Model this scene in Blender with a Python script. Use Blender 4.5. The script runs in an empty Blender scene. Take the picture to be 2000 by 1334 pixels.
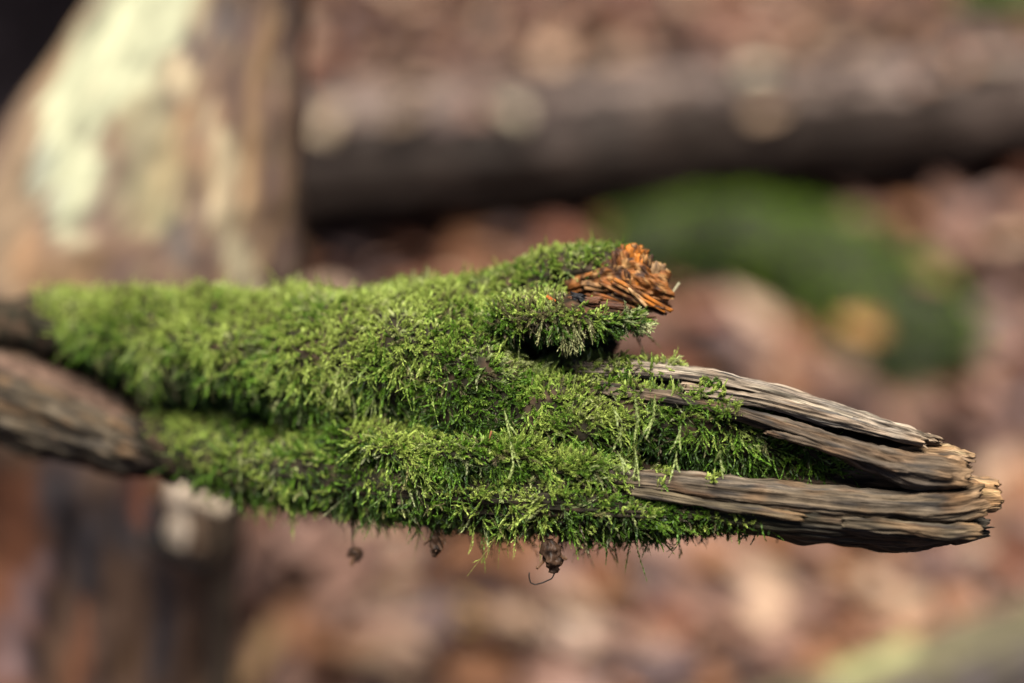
import bpy, math, random
import numpy as np
from mathutils import Vector, Matrix

# ------------------------------------------------------------------ camera, sky, sun, exposure
PITCH = math.radians(33.0)
CAM = np.array((0.0, 0.0, 0.80))
FWD = np.array((0.0, math.cos(PITCH), -math.sin(PITCH)))
UP = np.array((0.0, math.sin(PITCH), math.cos(PITCH)))
RIGHT = np.array((1.0, 0.0, 0.0))
FPX = 50.0 / 36.0 * 2000.0                      # focal length in photo pixels
FOCUS = 0.419

scene = bpy.context.scene
col = scene.collection
cd = bpy.data.cameras.new('camera'); cam = bpy.data.objects.new('camera', cd); col.objects.link(cam)
cam.location = CAM; cam.rotation_euler = (math.pi / 2 - PITCH, 0, 0)
cd.lens = 50; cd.sensor_width = 36; cd.clip_start = 0.02; cd.clip_end = 400
cd.dof.use_dof = True; cd.dof.focus_distance = FOCUS; cd.dof.aperture_fstop = 2.3; cd.dof.aperture_blades = 0
scene.camera = cam

SUN_EL, SUN_AZ = math.radians(78), math.radians(-160)   # azimuth from +Y towards +X
world = bpy.data.worlds.new('World'); scene.world = world; world.use_nodes = True
wn = world.node_tree; wn.nodes.clear()
sky = wn.nodes.new('ShaderNodeTexSky'); sky.sky_type = 'NISHITA'; sky.sun_disc = False
sky.sun_elevation = SUN_EL; sky.sun_rotation = SUN_AZ; sky.dust_density = 1.0; sky.air_density = 0.3
bg = wn.nodes.new('ShaderNodeBackground'); bg.inputs['Strength'].default_value = 0.05
wo = wn.nodes.new('ShaderNodeOutputWorld')
wn.links.new(sky.outputs[0], bg.inputs[0]); wn.links.new(bg.outputs[0], wo.inputs[0])

sl = bpy.data.lights.new('sun', 'SUN'); so = bpy.data.objects.new('sun', sl); col.objects.link(so)
sl.energy = 5.0; sl.angle = math.radians(38); sl.color = (1.0, 0.95, 0.87)
sdir = Vector((math.sin(SUN_AZ) * math.cos(SUN_EL), math.cos(SUN_AZ) * math.cos(SUN_EL), math.sin(SUN_EL)))
so.rotation_euler = sdir.to_track_quat('Z', 'Y').to_euler(); so.location = (0, 0, 5)

scene.view_settings.view_transform = 'Standard'; scene.view_settings.look = 'None'
scene.view_settings.gamma = 1; scene.view_settings.use_curve_mapping = False
scene.view_settings.exposure = 2.15
scene.render.engine = 'CYCLES'
scene.cycles.use_denoising = True
scene.cycles.use_adaptive_sampling = False
scene.cycles.max_bounces = 8; scene.cycles.transmission_bounces = 4; scene.cycles.diffuse_bounces = 4

rng = np.random.default_rng(7)
random.seed(7)

# ------------------------------------------------------------------ helpers: pixels, noise
def P(px, py, d):
    px, py, d = np.broadcast_arrays(np.asarray(px, float), np.asarray(py, float), np.asarray(d, float))
    return CAM + d[..., None] * (FWD + ((px - 1000) / FPX)[..., None] * RIGHT - ((py - 667) / FPX)[..., None] * UP)

def proj(w):
    q = w - CAM; d = q @ FWD
    return 1000 + (q @ RIGHT) / d * FPX, 667 - (q @ UP) / d * FPX, d

def gd(py, h=0.0):
    """depth at which the ray through row py is h metres above the ground"""
    return (CAM[2] - h) / (math.sin(PITCH) + (np.asarray(py, float) - 667) / FPX * math.cos(PITCH))

_perm = np.random.default_rng(3).permutation(512).astype(np.int64)
_perm = np.concatenate([_perm, _perm])
_g = np.random.default_rng(4).normal(size=(512, 3)); _g /= np.linalg.norm(_g, axis=1)[:, None]
def noise(p):
    """gradient noise, about -0.7..0.7; p (...,3)"""
    p = np.asarray(p, float); sh = p.shape[:-1]; p = p.reshape(-1, 3)
    i = np.floor(p).astype(np.int64); f = p - i; u = f * f * f * (f * (f * 6 - 15) + 10)
    r = np.zeros(len(p))
    for dx in (0, 1):
        for dy in (0, 1):
            for dz in (0, 1):
                h = _perm[(_perm[(_perm[(i[:, 0] + dx) & 511] + i[:, 1] + dy) & 511] + i[:, 2] + dz) & 511]
                o = f - np.array((dx, dy, dz))
                w = (u[:, 0] if dx else 1 - u[:, 0]) * (u[:, 1] if dy else 1 - u[:, 1]) * (u[:, 2] if dz else 1 - u[:, 2])
                r += w * (_g[h] * o).sum(1)
    return r.reshape(sh) * 1.4
def fbm(p, o=4):
    p = np.asarray(p, float); r = 0; a = 1
    for k in range(o):
        r = r + a * noise(p * 2 ** k + 17.3 * k); a *= 0.5
    return r
def sstep(a, b, x):
    t = np.clip((x - a) / (b - a), 0, 1); return t * t * (3 - 2 * t)
def mixc(a, b, t):
    return a * (1 - t[..., None]) + np.asarray(b) * t[..., None]
def stroke(px, py, pts, soft=0.4):
    """1 on a stroke of given (x, y, radius) points measured on a surface, falling off at its rim"""
    m = np.zeros(px.shape)
    for (x0, y0, r0), (x1, y1, r1) in zip(pts[:-1], pts[1:]):
        dx, dy = x1 - x0, y1 - y0; L = dx * dx + dy * dy + 1e-9
        t = np.clip(((px - x0) * dx + (py - y0) * dy) / L, 0, 1)
        q = np.hypot(px - x0 - t * dx, py - y0 - t * dy) / (r0 + (r1 - r0) * t)
        m = np.maximum(m, 1 - sstep(1 - soft, 1 + soft, q))
    return m

# ------------------------------------------------------------------ helpers: objects
def tag(o, label=None, cat=None, group=None, kind=None):
    if label: o['label'] = label
    if cat: o['category'] = cat
    if group: o['group'] = group
    if kind: o['kind'] = kind
    return o
def empty(name, loc):
    o = bpy.data.objects.new(name, None); col.objects.link(o); o.location = loc; o.empty_display_size = 0.02
    return o
def mesh_data(name, v, faces_tri=None, faces_quad=None, colr=None, fib=None, smooth=True, mat=None):
    me = bpy.data.meshes.new(name)
    v = np.ascontiguousarray(v, np.float32)
    nt = 0 if faces_tri is None else len(faces_tri); nq = 0 if faces_quad is None else len(faces_quad)
    loops = []; starts = []
    if nq: loops.append(np.asarray(faces_quad).reshape(-1)); starts.append(np.arange(nq) * 4)
    if nt: loops.append(np.asarray(faces_tri).reshape(-1)); starts.append(nq * 4 + np.arange(nt) * 3)
    loops = np.concatenate(loops).astype(np.int32); starts = np.concatenate(starts).astype(np.int32)
    me.vertices.add(len(v)); me.vertices.foreach_set('co', v.reshape(-1))
    me.loops.add(len(loops)); me.loops.foreach_set('vertex_index', loops)
    me.polygons.add(nt + nq); me.polygons.foreach_set('loop_start', starts)
    me.update(calc_edges=True)
    if smooth: me.polygons.foreach_set('use_smooth', np.ones(nt + nq, bool))
    if colr is not None:
        a = me.attributes.new('Col', 'FLOAT_COLOR', 'POINT')
        c = np.ones((len(v), 4), np.float32); c[:, :3] = np.clip(colr, 0, 1); a.data.foreach_set('color', c.reshape(-1))
    if fib is not None:
        a = me.attributes.new('fib', 'FLOAT_VECTOR', 'POINT')
        a.data.foreach_set('vector', np.ascontiguousarray(fib, np.float32).reshape(-1))
    if mat: me.materials.append(mat)
    return me
def link(name, me, parent=None):
    o = bpy.data.objects.new(name, me); col.objects.link(o)
    if parent is not None:
        o.parent = parent
        pl = Vector(parent.location)
        if parent.parent is not None: pl = pl + parent.parent.location
        o.location = -pl if parent.type == 'EMPTY' else Vector((0, 0, 0))
    return o

# ------------------------------------------------------------------ materials
ALB = 0.36      # the colours below are picked from the photo by eye; this brings them to real albedos
def wood_mat(name, rough=0.75, along=60, across=1400, contrast=0.55, bump=0.5, spec=0.05, dist=0.0006):
    m = bpy.data.materials.new(name); m.use_nodes = True; n = m.node_tree; N = n.nodes; L = n.links
    b = N['Principled BSDF']; b.inputs['Roughness'].default_value = rough; b.inputs['Specular IOR Level'].default_value = spec
    at = N.new('ShaderNodeAttribute'); at.attribute_name = 'fib'
    ca = N.new('ShaderNodeAttribute'); ca.attribute_name = 'Col'
    mp = N.new('ShaderNodeMapping'); mp.inputs['Scale'].default_value = (along, across, across)
    n1 = N.new('ShaderNodeTexNoise'); n1.inputs['Scale'].default_value = 1; n1.inputs['Detail'].default_value = 5; n1.inputs['Roughness'].default_value = 0.6
    mp2 = N.new('ShaderNodeMapping'); mp2.inputs['Scale'].default_value = (along * 1.5, across * 0.25, across * 0.25)
    n2 = N.new('ShaderNodeTexNoise'); n2.inputs['Scale'].default_value = 1; n2.inputs['Detail'].default_value = 4
    L.new(at.outputs['Vector'], mp.inputs['Vector']); L.new(mp.outputs[0], n1.inputs['Vector'])
    L.new(at.outputs['Vector'], mp2.inputs['Vector']); L.new(mp2.outputs[0], n2.inputs['Vector'])
    ad = N.new('ShaderNodeMath'); ad.operation = 'ADD'; L.new(n1.outputs['Fac'], ad.inputs[0]); L.new(n2.outputs['Fac'], ad.inputs[1])
    mr = N.new('ShaderNodeMapRange'); mr.inputs['From Min'].default_value = 0.65; mr.inputs['From Max'].default_value = 1.35
    mr.inputs['To Min'].default_value = ALB * (1 - contrast); mr.inputs['To Max'].default_value = ALB * (1 + contrast)
    L.new(ad.outputs[0], mr.inputs['Value'])
    mx = N.new('ShaderNodeVectorMath'); mx.operation = 'SCALE'
    L.new(ca.outputs['Color'], mx.inputs[0]); L.new(mr.outputs[0], mx.inputs['Scale'])
    L.new(mx.outputs[0], b.inputs['Base Color'])
    bp = N.new('ShaderNodeBump'); bp.inputs['Strength'].default_value = bump; bp.inputs['Distance'].default_value = dist
    L.new(ad.outputs[0], bp.inputs['Height']); L.new(bp.outputs[0], b.inputs['Normal'])
    return m
def leaf_mat(name, trans=0.35, rough=0.55, spec=0.05, var=0.0, alb=ALB):
    m = bpy.data.materials.new(name); m.use_nodes = True; n = m.node_tree; N = n.nodes; L = n.links
    b = N['Principled BSDF']; b.inputs['Roughness'].default_value = rough; b.inputs['Specular IOR Level'].default_value = spec
    ca = N.new('ShaderNodeAttribute'); ca.attribute_name = 'Col'
    s0 = N.new('ShaderNodeVectorMath'); s0.operation = 'SCALE'; s0.inputs['Scale'].default_value = alb
    L.new(ca.outputs['Color'], s0.inputs[0]); src = s0.outputs[0]
    if var:
        tc = N.new('ShaderNodeTexCoord'); nz = N.new('ShaderNodeTexNoise'); nz.inputs['Scale'].default_value = 90; nz.inputs['Detail'].default_value = 4
        L.new(tc.outputs['Object'], nz.inputs['Vector'])
        mr = N.new('ShaderNodeMapRange'); mr.inputs['From Min'].default_value = 0.3; mr.inputs['From Max'].default_value = 0.7
        mr.inputs['To Min'].default_value = 1 - var; mr.inputs['To Max'].default_value = 1 + var; L.new(nz.outputs['Fac'], mr.inputs['Value'])
        sc = N.new('ShaderNodeVectorMath'); sc.operation = 'SCALE'; L.new(src, sc.inputs[0]); L.new(mr.outputs[0], sc.inputs['Scale']); src = sc.outputs[0]
    L.new(src, b.inputs['Base Color'])
    t = N.new('ShaderNodeBsdfTranslucent'); L.new(src, t.inputs['Color'])
    mx = N.new('ShaderNodeMixShader'); mx.inputs[0].default_value = trans
    L.new(b.outputs[0], mx.inputs[1]); L.new(t.outputs[0], mx.inputs[2]); L.new(mx.outputs[0], N['Material Output'].inputs['Surface'])
    return m
M_WOOD = wood_mat('weathered_wood', along=60, across=1700, contrast=0.85, bump=1.0, dist=0.001)
M_ROT = wood_mat('rotten_heartwood', rough=0.5, along=150, across=1300, contrast=0.6, bump=0.9, spec=0.08)
M_TRUNK = wood_mat('old_trunk_wood', rough=0.65, along=25, across=350, contrast=0.6, bump=0.7, dist=0.002)
M_BARK = wood_mat('log_bark', rough=0.6, along=25, across=60, contrast=0.6, bump=0.8, dist=0.006, spec=0.08)
M_CORE = wood_mat('dark_bark_under_moss', rough=0.9, along=300, across=500, contrast=0.4, bump=0.5)
M_MOSS = leaf_mat('moss_leaf', trans=0.35, rough=0.5, spec=0.2, alb=0.56)
M_LEAF = leaf_mat('dry_leaf', trans=0.15, rough=0.45, spec=0.08, var=0.25, alb=0.33)

# ------------------------------------------------------------------ lofts
def smooth1(a, k):
    if k < 1: return a
    w = np.exp(-np.linspace(-2, 2, 2 * k + 1) ** 2); w /= w.sum()
    return np.convolve(np.pad(a, k, mode='reflect', reflect_type='odd'), w, mode='valid')

def skin(C, A, B, ra, rb, disp=None, capn=5, jag0=0.0, jag1=0.0, nth=64, seed=0, power=2.0):
    """closed tube: centres C (n,3), unit axes A,B (n,3), radii ra,rb (n). disp(s,th,rad)->metres outward.
    Ends are closed by rough broken faces. Returns verts, quads, tris, fib, th, ring"""
    n = len(C)
    s = np.concatenate([[0], np.cumsum(np.linalg.norm(np.diff(C, axis=0), axis=1))])
    th = np.arange(nth) / nth * 2 * math.pi
    ct, st = np.cos(th), np.sin(th)
    e = 2.0 / power
    ctp = np.sign(ct) * np.abs(ct) ** e; stp = np.sign(st) * np.abs(st) ** e
    T = np.gradient(C, axis=0); T /= np.linalg.norm(T, axis=1)[:, None]
    rings = []; fibs = []
    def ring(i, sc, off):
        d = A[i] * ct[:, None] + B[i] * st[:, None]
        base = C[i] + (A[i] * (ra[i] * ctp)[:, None] + B[i] * (rb[i] * stp)[:, None]) * sc
        rm = 0.5 * (ra[i] + rb[i])
        if disp is not None:
            base = base + d * (disp(np.full(nth, s[i]), th, rm) * sc)[:, None]
        base = base + T[i] * off[:, None]
        f = np.stack([np.full(nth, s[i]) + off, ct * rm * sc + seed, st * rm * sc], 1)
        return base, f
    jn = lambda sc, k: noise(np.stack([ct * sc * 2.2 + seed * 3.1 + k, st * sc * 2.2, np.full(nth, k * 7.7 + seed)], 1)) \
        + 0.6 * noise(np.stack([ct * sc * 6 + seed, st * sc * 6 + k, np.full(nth, k * 3.7)], 1))
    for q in range(capn):
        sc = (q + 0.02) / capn; r_, f_ = ring(0, sc, jag0 * jn(sc, 1)); rings.append(r_); fibs.append(f_)
    w0 = np.exp(-s / max(jag0 * 4, 1e-4)) if jag0 else np.zeros(n)
    w1 = np.exp(-(s[-1] - s) / max(jag1 * 4, 1e-4)) if jag1 else np.zeros(n)
    for i in range(n):
        off = w0[i] * jag0 * jn(1, 1) + w1[i] * jag1 * jn(1, 2)
        r_, f_ = ring(i, 1.0, off); rings.append(r_); fibs.append(f_)
    for q in range(capn - 1, -1, -1):
        sc = (q + 0.02) / capn; r_, f_ = ring(n - 1, sc, jag1 * jn(sc, 2)); rings.append(r_); fibs.append(f_)
    R = np.array(rings); F = np.array(fibs); m = len(R)
    idx = np.arange(m * nth).reshape(m, nth)
    a = idx[:-1]; b = idx[1:]
    quads = np.stack([a, np.roll(a, -1, 1), np.roll(b, -1, 1), b], -1).reshape(-1, 4)
    V = R.reshape(-1, 3)
    q0 = quads[len(quads) // 2]
    nrm = np.cross(V[q0[1]] - V[q0[0]], V[q0[2]] - V[q0[0]])
    ci = C[min(max(q0[0] // nth - capn, 0), n - 1)]
    if nrm @ (V[q0[0]] - ci) < 0: quads = quads[:, ::-1]
    return V, quads, F.reshape(-1, 3)

def fiber_disp(amp, fa, fc, seed, lump=0.0, fl=20, ridge=False):
    """grooves running along the limb plus larger lumps; frequencies per metre"""
    def f(s, th, rm):
        p = np.stack([s * fa, np.cos(th) * rm * fc + seed, np.sin(th) * rm * fc], -1)
        v = noise(p) + 0.6 * noise(p * np.array((2.0, 2.3, 2.3)) + 5)
        if ridge: v = np.minimum(2.6 * np.abs(v), .9) - .6
        r = amp * v
        if lump:
            r = r + lump * fbm(np.stack([s * fl, np.cos(th) * rm * fl + seed * 2, np.sin(th) * rm * fl], -1), 3)
        return r
    return f

def loft_rows(keys, vertical=False, step=4.0, **kw):
    """keys: (pos, lo, hi, depth, half_depth_m): an outline measured in the photo at a real distance.
    horizontal limbs: pos = x, lo/hi = top/bottom rows. vertical: pos = y, lo/hi = left/right columns."""
    k = np.array(keys, float)
    n = max(8, int(abs(k[-1, 0] - k[0, 0]) / step))
    x = np.linspace(k[0, 0], k[-1, 0], n)
    g = [np.interp(x, k[:, 0], k[:, j]) for j in range(1, 5)]
    sm = max(1, int(n * 0.6 / len(k)))
    lo, hi, d, hd = [smooth1(a, min(sm, n // 3)) for a in g]
    mid = 0.5 * (lo + hi); r = 0.5 * np.abs(hi - lo) / FPX * d
    if vertical:
        C = P(mid, x, d); A = np.repeat(RIGHT[None], n, 0)
    else:
        C = P(x, mid, d); A = np.repeat(UP[None], n, 0)
    B = np.repeat(FWD[None], n, 0)
    return skin(C, A, B, r, hd, **kw)

def tube(pts, radii, step=0.004, **kw):
    """pts (n,3) world, radii: scalar per point"""
    pts = np.array(pts, float); radii = np.array(radii, float)
    s = np.concatenate([[0], np.cumsum(np.linalg.norm(np.diff(pts, axis=0), axis=1))])
    n = max(6, int(s[-1] / step)); t = np.linspace(0, s[-1], n)
    sm = max(1, min(n // 3, int(n * 0.6 / len(pts))))
    C = np.stack([smooth1(np.interp(t, s, pts[:, j]), sm) for j in range(3)], 1)
    r = np.maximum(smooth1(np.interp(t, s, radii), sm), 1e-5)
    T = np.gradient(C, axis=0); T /= np.linalg.norm(T, axis=1)[:, None]
    ref = np.array((0, 0, 1.0)) if abs(T[n // 2] @ np.array((0, 0, 1.0))) < 0.8 else np.array((0, 1.0, 0))
    A = np.cross(T, ref); A /= np.linalg.norm(A, axis=1)[:, None]; B = np.cross(A, T)
    return skin(C, A, B, r, r, **kw)

def part(name, geo, colr, mat, parent=None, smooth=True):
    V, Q, F = geo
    c = colr(V, F) if callable(colr) else np.repeat(np.array(colr, float)[None], len(V), 0)
    me = mesh_data(name, V, faces_quad=Q, colr=c, fib=F, mat=mat, smooth=smooth)
    return link(name, me, parent)

# ------------------------------------------------------------------ ground
def build_ground():
    xs = np.concatenate([np.linspace(-60, -3, 20)[:-1], np.linspace(-3, 3, 121), np.linspace(3, 60, 20)[1:]])
    ys = np.concatenate([np.linspace(-60, -1, 20)[:-1], np.linspace(-1, 5, 121), np.linspace(5, 120, 30)[1:]])
    X, Y = np.meshgrid(xs, ys); Z = 0.012 * fbm(np.stack([X * 3, Y * 3, X * 0], -1), 3) - 0.012
    V = np.stack([X, Y, Z], -1).reshape(-1, 3); nx = len(xs); ny = len(ys)
    i = np.arange(nx * ny).reshape(ny, nx)
    Q = np.stack([i[:-1, :-1], i[:-1, 1:], i[1:, 1:], i[1:, :-1]], -1).reshape(-1, 4)
    m = bpy.data.materials.new('forest_soil'); m.use_nodes = True; N = m.node_tree.nodes; L = m.node_tree.links
    b = N['Principled BSDF']; b.inputs['Roughness'].default_value = 0.9; b.inputs['Specular IOR Level'].default_value = 0.05
    tc = N.new('ShaderNodeTexCoord'); vo = N.new('ShaderNodeTexVoronoi'); vo.inputs['Scale'].default_value = 60
    nz = N.new('ShaderNodeTexNoise'); nz.inputs['Scale'].default_value = 9; nz.inputs['Detail'].default_value = 6
    L.new(tc.outputs['Object'], vo.inputs['Vector']); L.new(tc.outputs['Object'], nz.inputs['Vector'])
    sp = N.new('ShaderNodeSeparateColor'); L.new(vo.outputs['Color'], sp.inputs[0])
    cr = N.new('ShaderNodeValToRGB'); cr.color_ramp.elements[0].color = (0.008, 0.005, 0.004, 1); cr.color_ramp.elements[1].color = (0.07, 0.04, 0.025, 1)
    e = cr.color_ramp.elements.new(0.5); e.color = (0.032, 0.017, 0.011, 1)
    mu = N.new('ShaderNodeMath'); mu.operation = 'MULTIPLY'; L.new(sp.outputs[0], mu.inputs[0]); L.new(nz.outputs['Fac'], mu.inputs[1])
    mu2 = N.new('ShaderNodeMath'); mu2.operation = 'MULTIPLY'; L.new(mu.outputs[0], mu2.inputs[0]); mu2.inputs[1].default_value = 1.7
    L.new(mu2.outputs[0], cr.inputs[0]); L.new(cr.outputs[0], b.inputs['Base Color'])
    bp = N.new('ShaderNodeBump'); bp.inputs['Distance'].default_value = 0.02; L.new(mu.outputs[0], bp.inputs['Height']); L.new(bp.outputs[0], b.inputs['Normal'])
    o = link('ground', mesh_data('ground', V, faces_quad=Q, mat=m)); tag(o, 'brown forest floor under the fallen leaves', 'ground', kind='structure')
build_ground()

# ------------------------------------------------------------------ dead leaning trunk on the left
trunk = empty('dead_tree_trunk', P(100, 3050, 0.77))
tag(trunk, 'leaning dead tree trunk with pale cream stripped wood behind the mossy branch', 'tree trunk')
TK = [(-420, 420, 640, 0.585, 0.035), (-200, 330, 612, 0.59, 0.045), (0, 205, 592, 0.60, 0.055), (150, 105, 590, 0.605, 0.062), (300, 10, 592, 0.61, 0.066),
      (450, -95, 588, 0.616, 0.068), (600, -300, 574, 0.622, 0.068), (800, -380, 520, 0.632, 0.066), (1000, -340, 470, 0.645, 0.064),
      (1200, -280, 455, 0.655, 0.064), (1400, -235, 450, 0.665, 0.066), (2000, -330, 470, 0.70, 0.075), (3000, -480, 560, 0.765, 0.10)]
def trunk_col(V, F):
    px, py, d = proj(V)
    c = np.repeat(np.array((0.22, 0.145, 0.105))[None], len(V), 0)
    n1 = noise(np.stack([F[:, 0] * 12, F[:, 1] * 90, F[:, 2] * 90], 1)); n2 = noise(np.stack([F[:, 0] * 30, F[:, 1] * 160 + 9, F[:, 2] * 160], 1))
    n3 = noise(np.stack([F[:, 0] * 9, F[:, 1] * 240 + 3, F[:, 2] * 240], 1))
    c = mixc(c, (0.13, 0.088, 0.082), sstep(0.0, 0.4, n1)); c = mixc(c, (0.31, 0.20, 0.115), sstep(0.05, 0.4, -n1)); c = mixc(c, (0.36, 0.27, 0.18), sstep(.15, .45, n3) * .7)
    w = 14 * n2
    cream = (0.52, 0.55, 0.39); green = (0.36, 0.36, 0.22); tan = (0.45, 0.38, 0.26); grey = (0.10, 0.09, 0.095); rust = (0.20, 0.085, 0.048)
    S = lambda pts, soft=0.35: stroke(px + w + 20 * n3, py + 70 * n3, pts, soft * .6)
    c = mixc(c, (0.30, 0.22, 0.15), S([(130, 120, 30), (60, 260, 40), (10, 420, 50), (30, 520, 60)], .6))
    c = mixc(c, green, S([(260, 150, 60), (290, 260, 55), (310, 350, 45), (330, 430, 30)], .6) * .5)
    c = mixc(c, green, S([(250, 380, 45), (290, 430, 40)], .6) * .4)
    c = mixc(c, cream, S([(350, -200, 70), (300, 0, 85), (225, 90, 80), (145, 210, 50), (115, 290, 38), (150, 330, 50), (140, 420, 38), (140, 480, 28)]))
    c = mixc(c, (0.5, 0.55, 0.45), S([(90, 300, 20), (85, 380, 24)], .6) * .8)
    c = mixc(c, tan, S([(350, 130, 26), (360, 160, 24)], .6)); c = mixc(c, tan, S([(425, 230, 18), (445, 320, 28), (430, 430, 24)], .5))
    c = mixc(c, (0.52, 0.46, 0.32), S([(450, 470, 22), (475, 540, 30), (490, 600, 30)], .4))
    c = mixc(c, (0.32, 0.20, 0.12), S([(50, 480, 30), (60, 560, 35)], .6))
    c = mixc(c, grey, S([(440, 0, 25), (430, 60, 22), (380, 110, 18)], .6) * .8); c = mixc(c, grey, S([(345, 460, 24), (360, 510, 26)], .6) * .8)
    c = mixc(c, grey, S([(385, 350, 12), (395, 430, 16)], .6) * .6)
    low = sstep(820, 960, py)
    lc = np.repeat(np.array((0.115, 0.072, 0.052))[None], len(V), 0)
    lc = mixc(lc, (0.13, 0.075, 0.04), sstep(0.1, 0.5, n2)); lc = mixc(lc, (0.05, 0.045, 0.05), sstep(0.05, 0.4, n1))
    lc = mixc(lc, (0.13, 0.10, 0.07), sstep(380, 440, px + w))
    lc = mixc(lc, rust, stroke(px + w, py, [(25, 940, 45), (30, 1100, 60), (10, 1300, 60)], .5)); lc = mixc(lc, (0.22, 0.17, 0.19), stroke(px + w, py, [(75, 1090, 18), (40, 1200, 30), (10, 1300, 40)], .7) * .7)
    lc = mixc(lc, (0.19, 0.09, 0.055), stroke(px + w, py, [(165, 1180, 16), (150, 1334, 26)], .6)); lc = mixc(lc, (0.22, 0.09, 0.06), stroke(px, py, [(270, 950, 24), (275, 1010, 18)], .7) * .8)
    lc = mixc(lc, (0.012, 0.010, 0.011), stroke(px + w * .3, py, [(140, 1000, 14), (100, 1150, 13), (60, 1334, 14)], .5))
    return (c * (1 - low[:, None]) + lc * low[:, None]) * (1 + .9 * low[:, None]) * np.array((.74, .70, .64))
TK = [(a, b, c, d * 1.09 + .07 * sstep(700, -100, a), e * .8) for a, b, c, d, e in TK]
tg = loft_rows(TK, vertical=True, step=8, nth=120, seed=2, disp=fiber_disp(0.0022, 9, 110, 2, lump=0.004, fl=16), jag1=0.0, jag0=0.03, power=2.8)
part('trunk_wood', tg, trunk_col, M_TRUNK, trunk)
def splint(name, a, b, r, c, mat, parent, seed=1, flat=1.0, amp=0.25, jag=0.25, nth=20, step=None, power=2.6):
    a = np.array(a); b = np.array(b); L = np.linalg.norm(b - a); n = 14
    t = np.linspace(0, 1, n); C = a + (b - a) * t[:, None]
    T = (b - a) / L; A = np.cross(T, FWD); A /= np.linalg.norm(A); B = np.cross(A, T)
    ra = r * (0.75 + 0.35 * noise(np.stack([t * 3 + seed, t * 0, t * 0 + seed], 1)))
    geo = skin(C, np.repeat(A[None], n, 0), np.repeat(B[None], n, 0), ra, ra * flat,
               disp=fiber_disp(r * amp, 8 / L * 0.2, 2.2 / r, seed), nth=nth, capn=3, jag0=r * jag, jag1=r * jag, seed=seed, power=power)
    return part(name, geo, c, mat, parent)
# the pale chip of wood and the dark spike below the branch
splint('wood_chip', P(350, 945, .640), P(348, 1068, .646), .0068, (0.80, 0.64, 0.48), M_TRUNK, trunk, 3, .5)
splint('wood_chip', P(372, 965, .638), P(442, 992, .642), .0058, (0.78, 0.62, 0.44), M_TRUNK, trunk, 5, .5)
splint('wood_chip', P(380, 985, .643), P(390, 1075, .648), .0050, (0.30, 0.20, 0.13), M_TRUNK, trunk, 6, .5)
splint('broken_twig', P(285, 1050, .642), P(405, 1115, .634), .0034, (0.018, 0.014, 0.012), M_BARK, trunk, 8, 1, jag=.5)
splint('broken_twig', P(300, 985, .645), P(305, 1060, .645), .0045, (0.03, 0.03, 0.035), M_BARK, trunk, 9, 1, jag=.5)

# ------------------------------------------------------------------ the mossy branch: wooden core and splinters
branch = empty('mossy_branch', P(-150, 700, 0.56))
tag(branch, 'broken dead branch thickly covered in green moss, its split grey end bare', 'branch')
core_c = lambda V, F: mixc(np.repeat(np.array((0.030, 0.026, 0.016))[None], len(V), 0), (0.07, 0.045, 0.028), sstep(-.1, .5, noise(V * 150)))
A_K = [(-330, 590, 700, .68, .016), (-220, 590, 695, .61, .016), (-120, 588, 690, .568, .017), (-40, 584, 684, .550, .018), (60, 580, 690, .535, .020), (200, 574, 715, .515, .026), (400, 568, 786, .495, .031), (600, 580, 828, .478, .035),
       (800, 565, 868, .464, .036), (900, 566, 880, .457, .036), (960, 590, 888, .453, .034), (1000, 694, 892, .451, .032), (1060, 714, 895, .450, .031), (1120, 714, 900, .448, .029), (1200, 716, 908, .445, .026), (1300, 730, 915, .441, .022),
       (1450, 775, 930, .438, .016), (1600, 838, 938, .435, .012), (1710, 898, 942, .433, .006)]
B_K = [(225, 812, 870, .514, .010), (330, 808, 928, .500, .020), (450, 820, 968, .487, .026), (620, 838, 992, .474, .031), (800, 862, 1012, .460, .033),
       (1000, 872, 1036, .449, .033), (1150, 890, 1040, .443, .030), (1250, 915, 1040, .440, .027), (1400, 930, 1038, .436, .024), (1600, 955, 1062, .431, .020), (1750, 970, 1076, .428, .017), (1850, 985, 1068, .4265, .014), (1900, 996, 1050, .426, .011)]
C_K = [(560, 590, 690, .495, .016), (700, 572, 690, .486, .020), (800, 556, 670, .478, .022), (900, 547, 640, .470, .022), (1000, 530, 612, .463, .020), (1050, 506, 592, .458, .019), (1100, 490, 588, .455, .018), (1180, 486, 582, .452, .018), (1215, 490, 586, .450, .016)]
L_K = [(880, 600, 680, .455, .012), (985, 592, 662, .444, .020), (1060, 576, 668, .438, .022), (1120, 584, 670, .436, .020), (1180, 599, 662, .435, .018), (1225, 610, 650, .435, .014), (1246, 618, 638, .435, .009)]
geoA = loft_rows(A_K, step=5, nth=120, seed=11, disp=fiber_disp(0.0008, 30, 160, 11, lump=0.004, fl=38), jag1=.002)
WOOD = (0.30, 0.235, 0.175)
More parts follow.
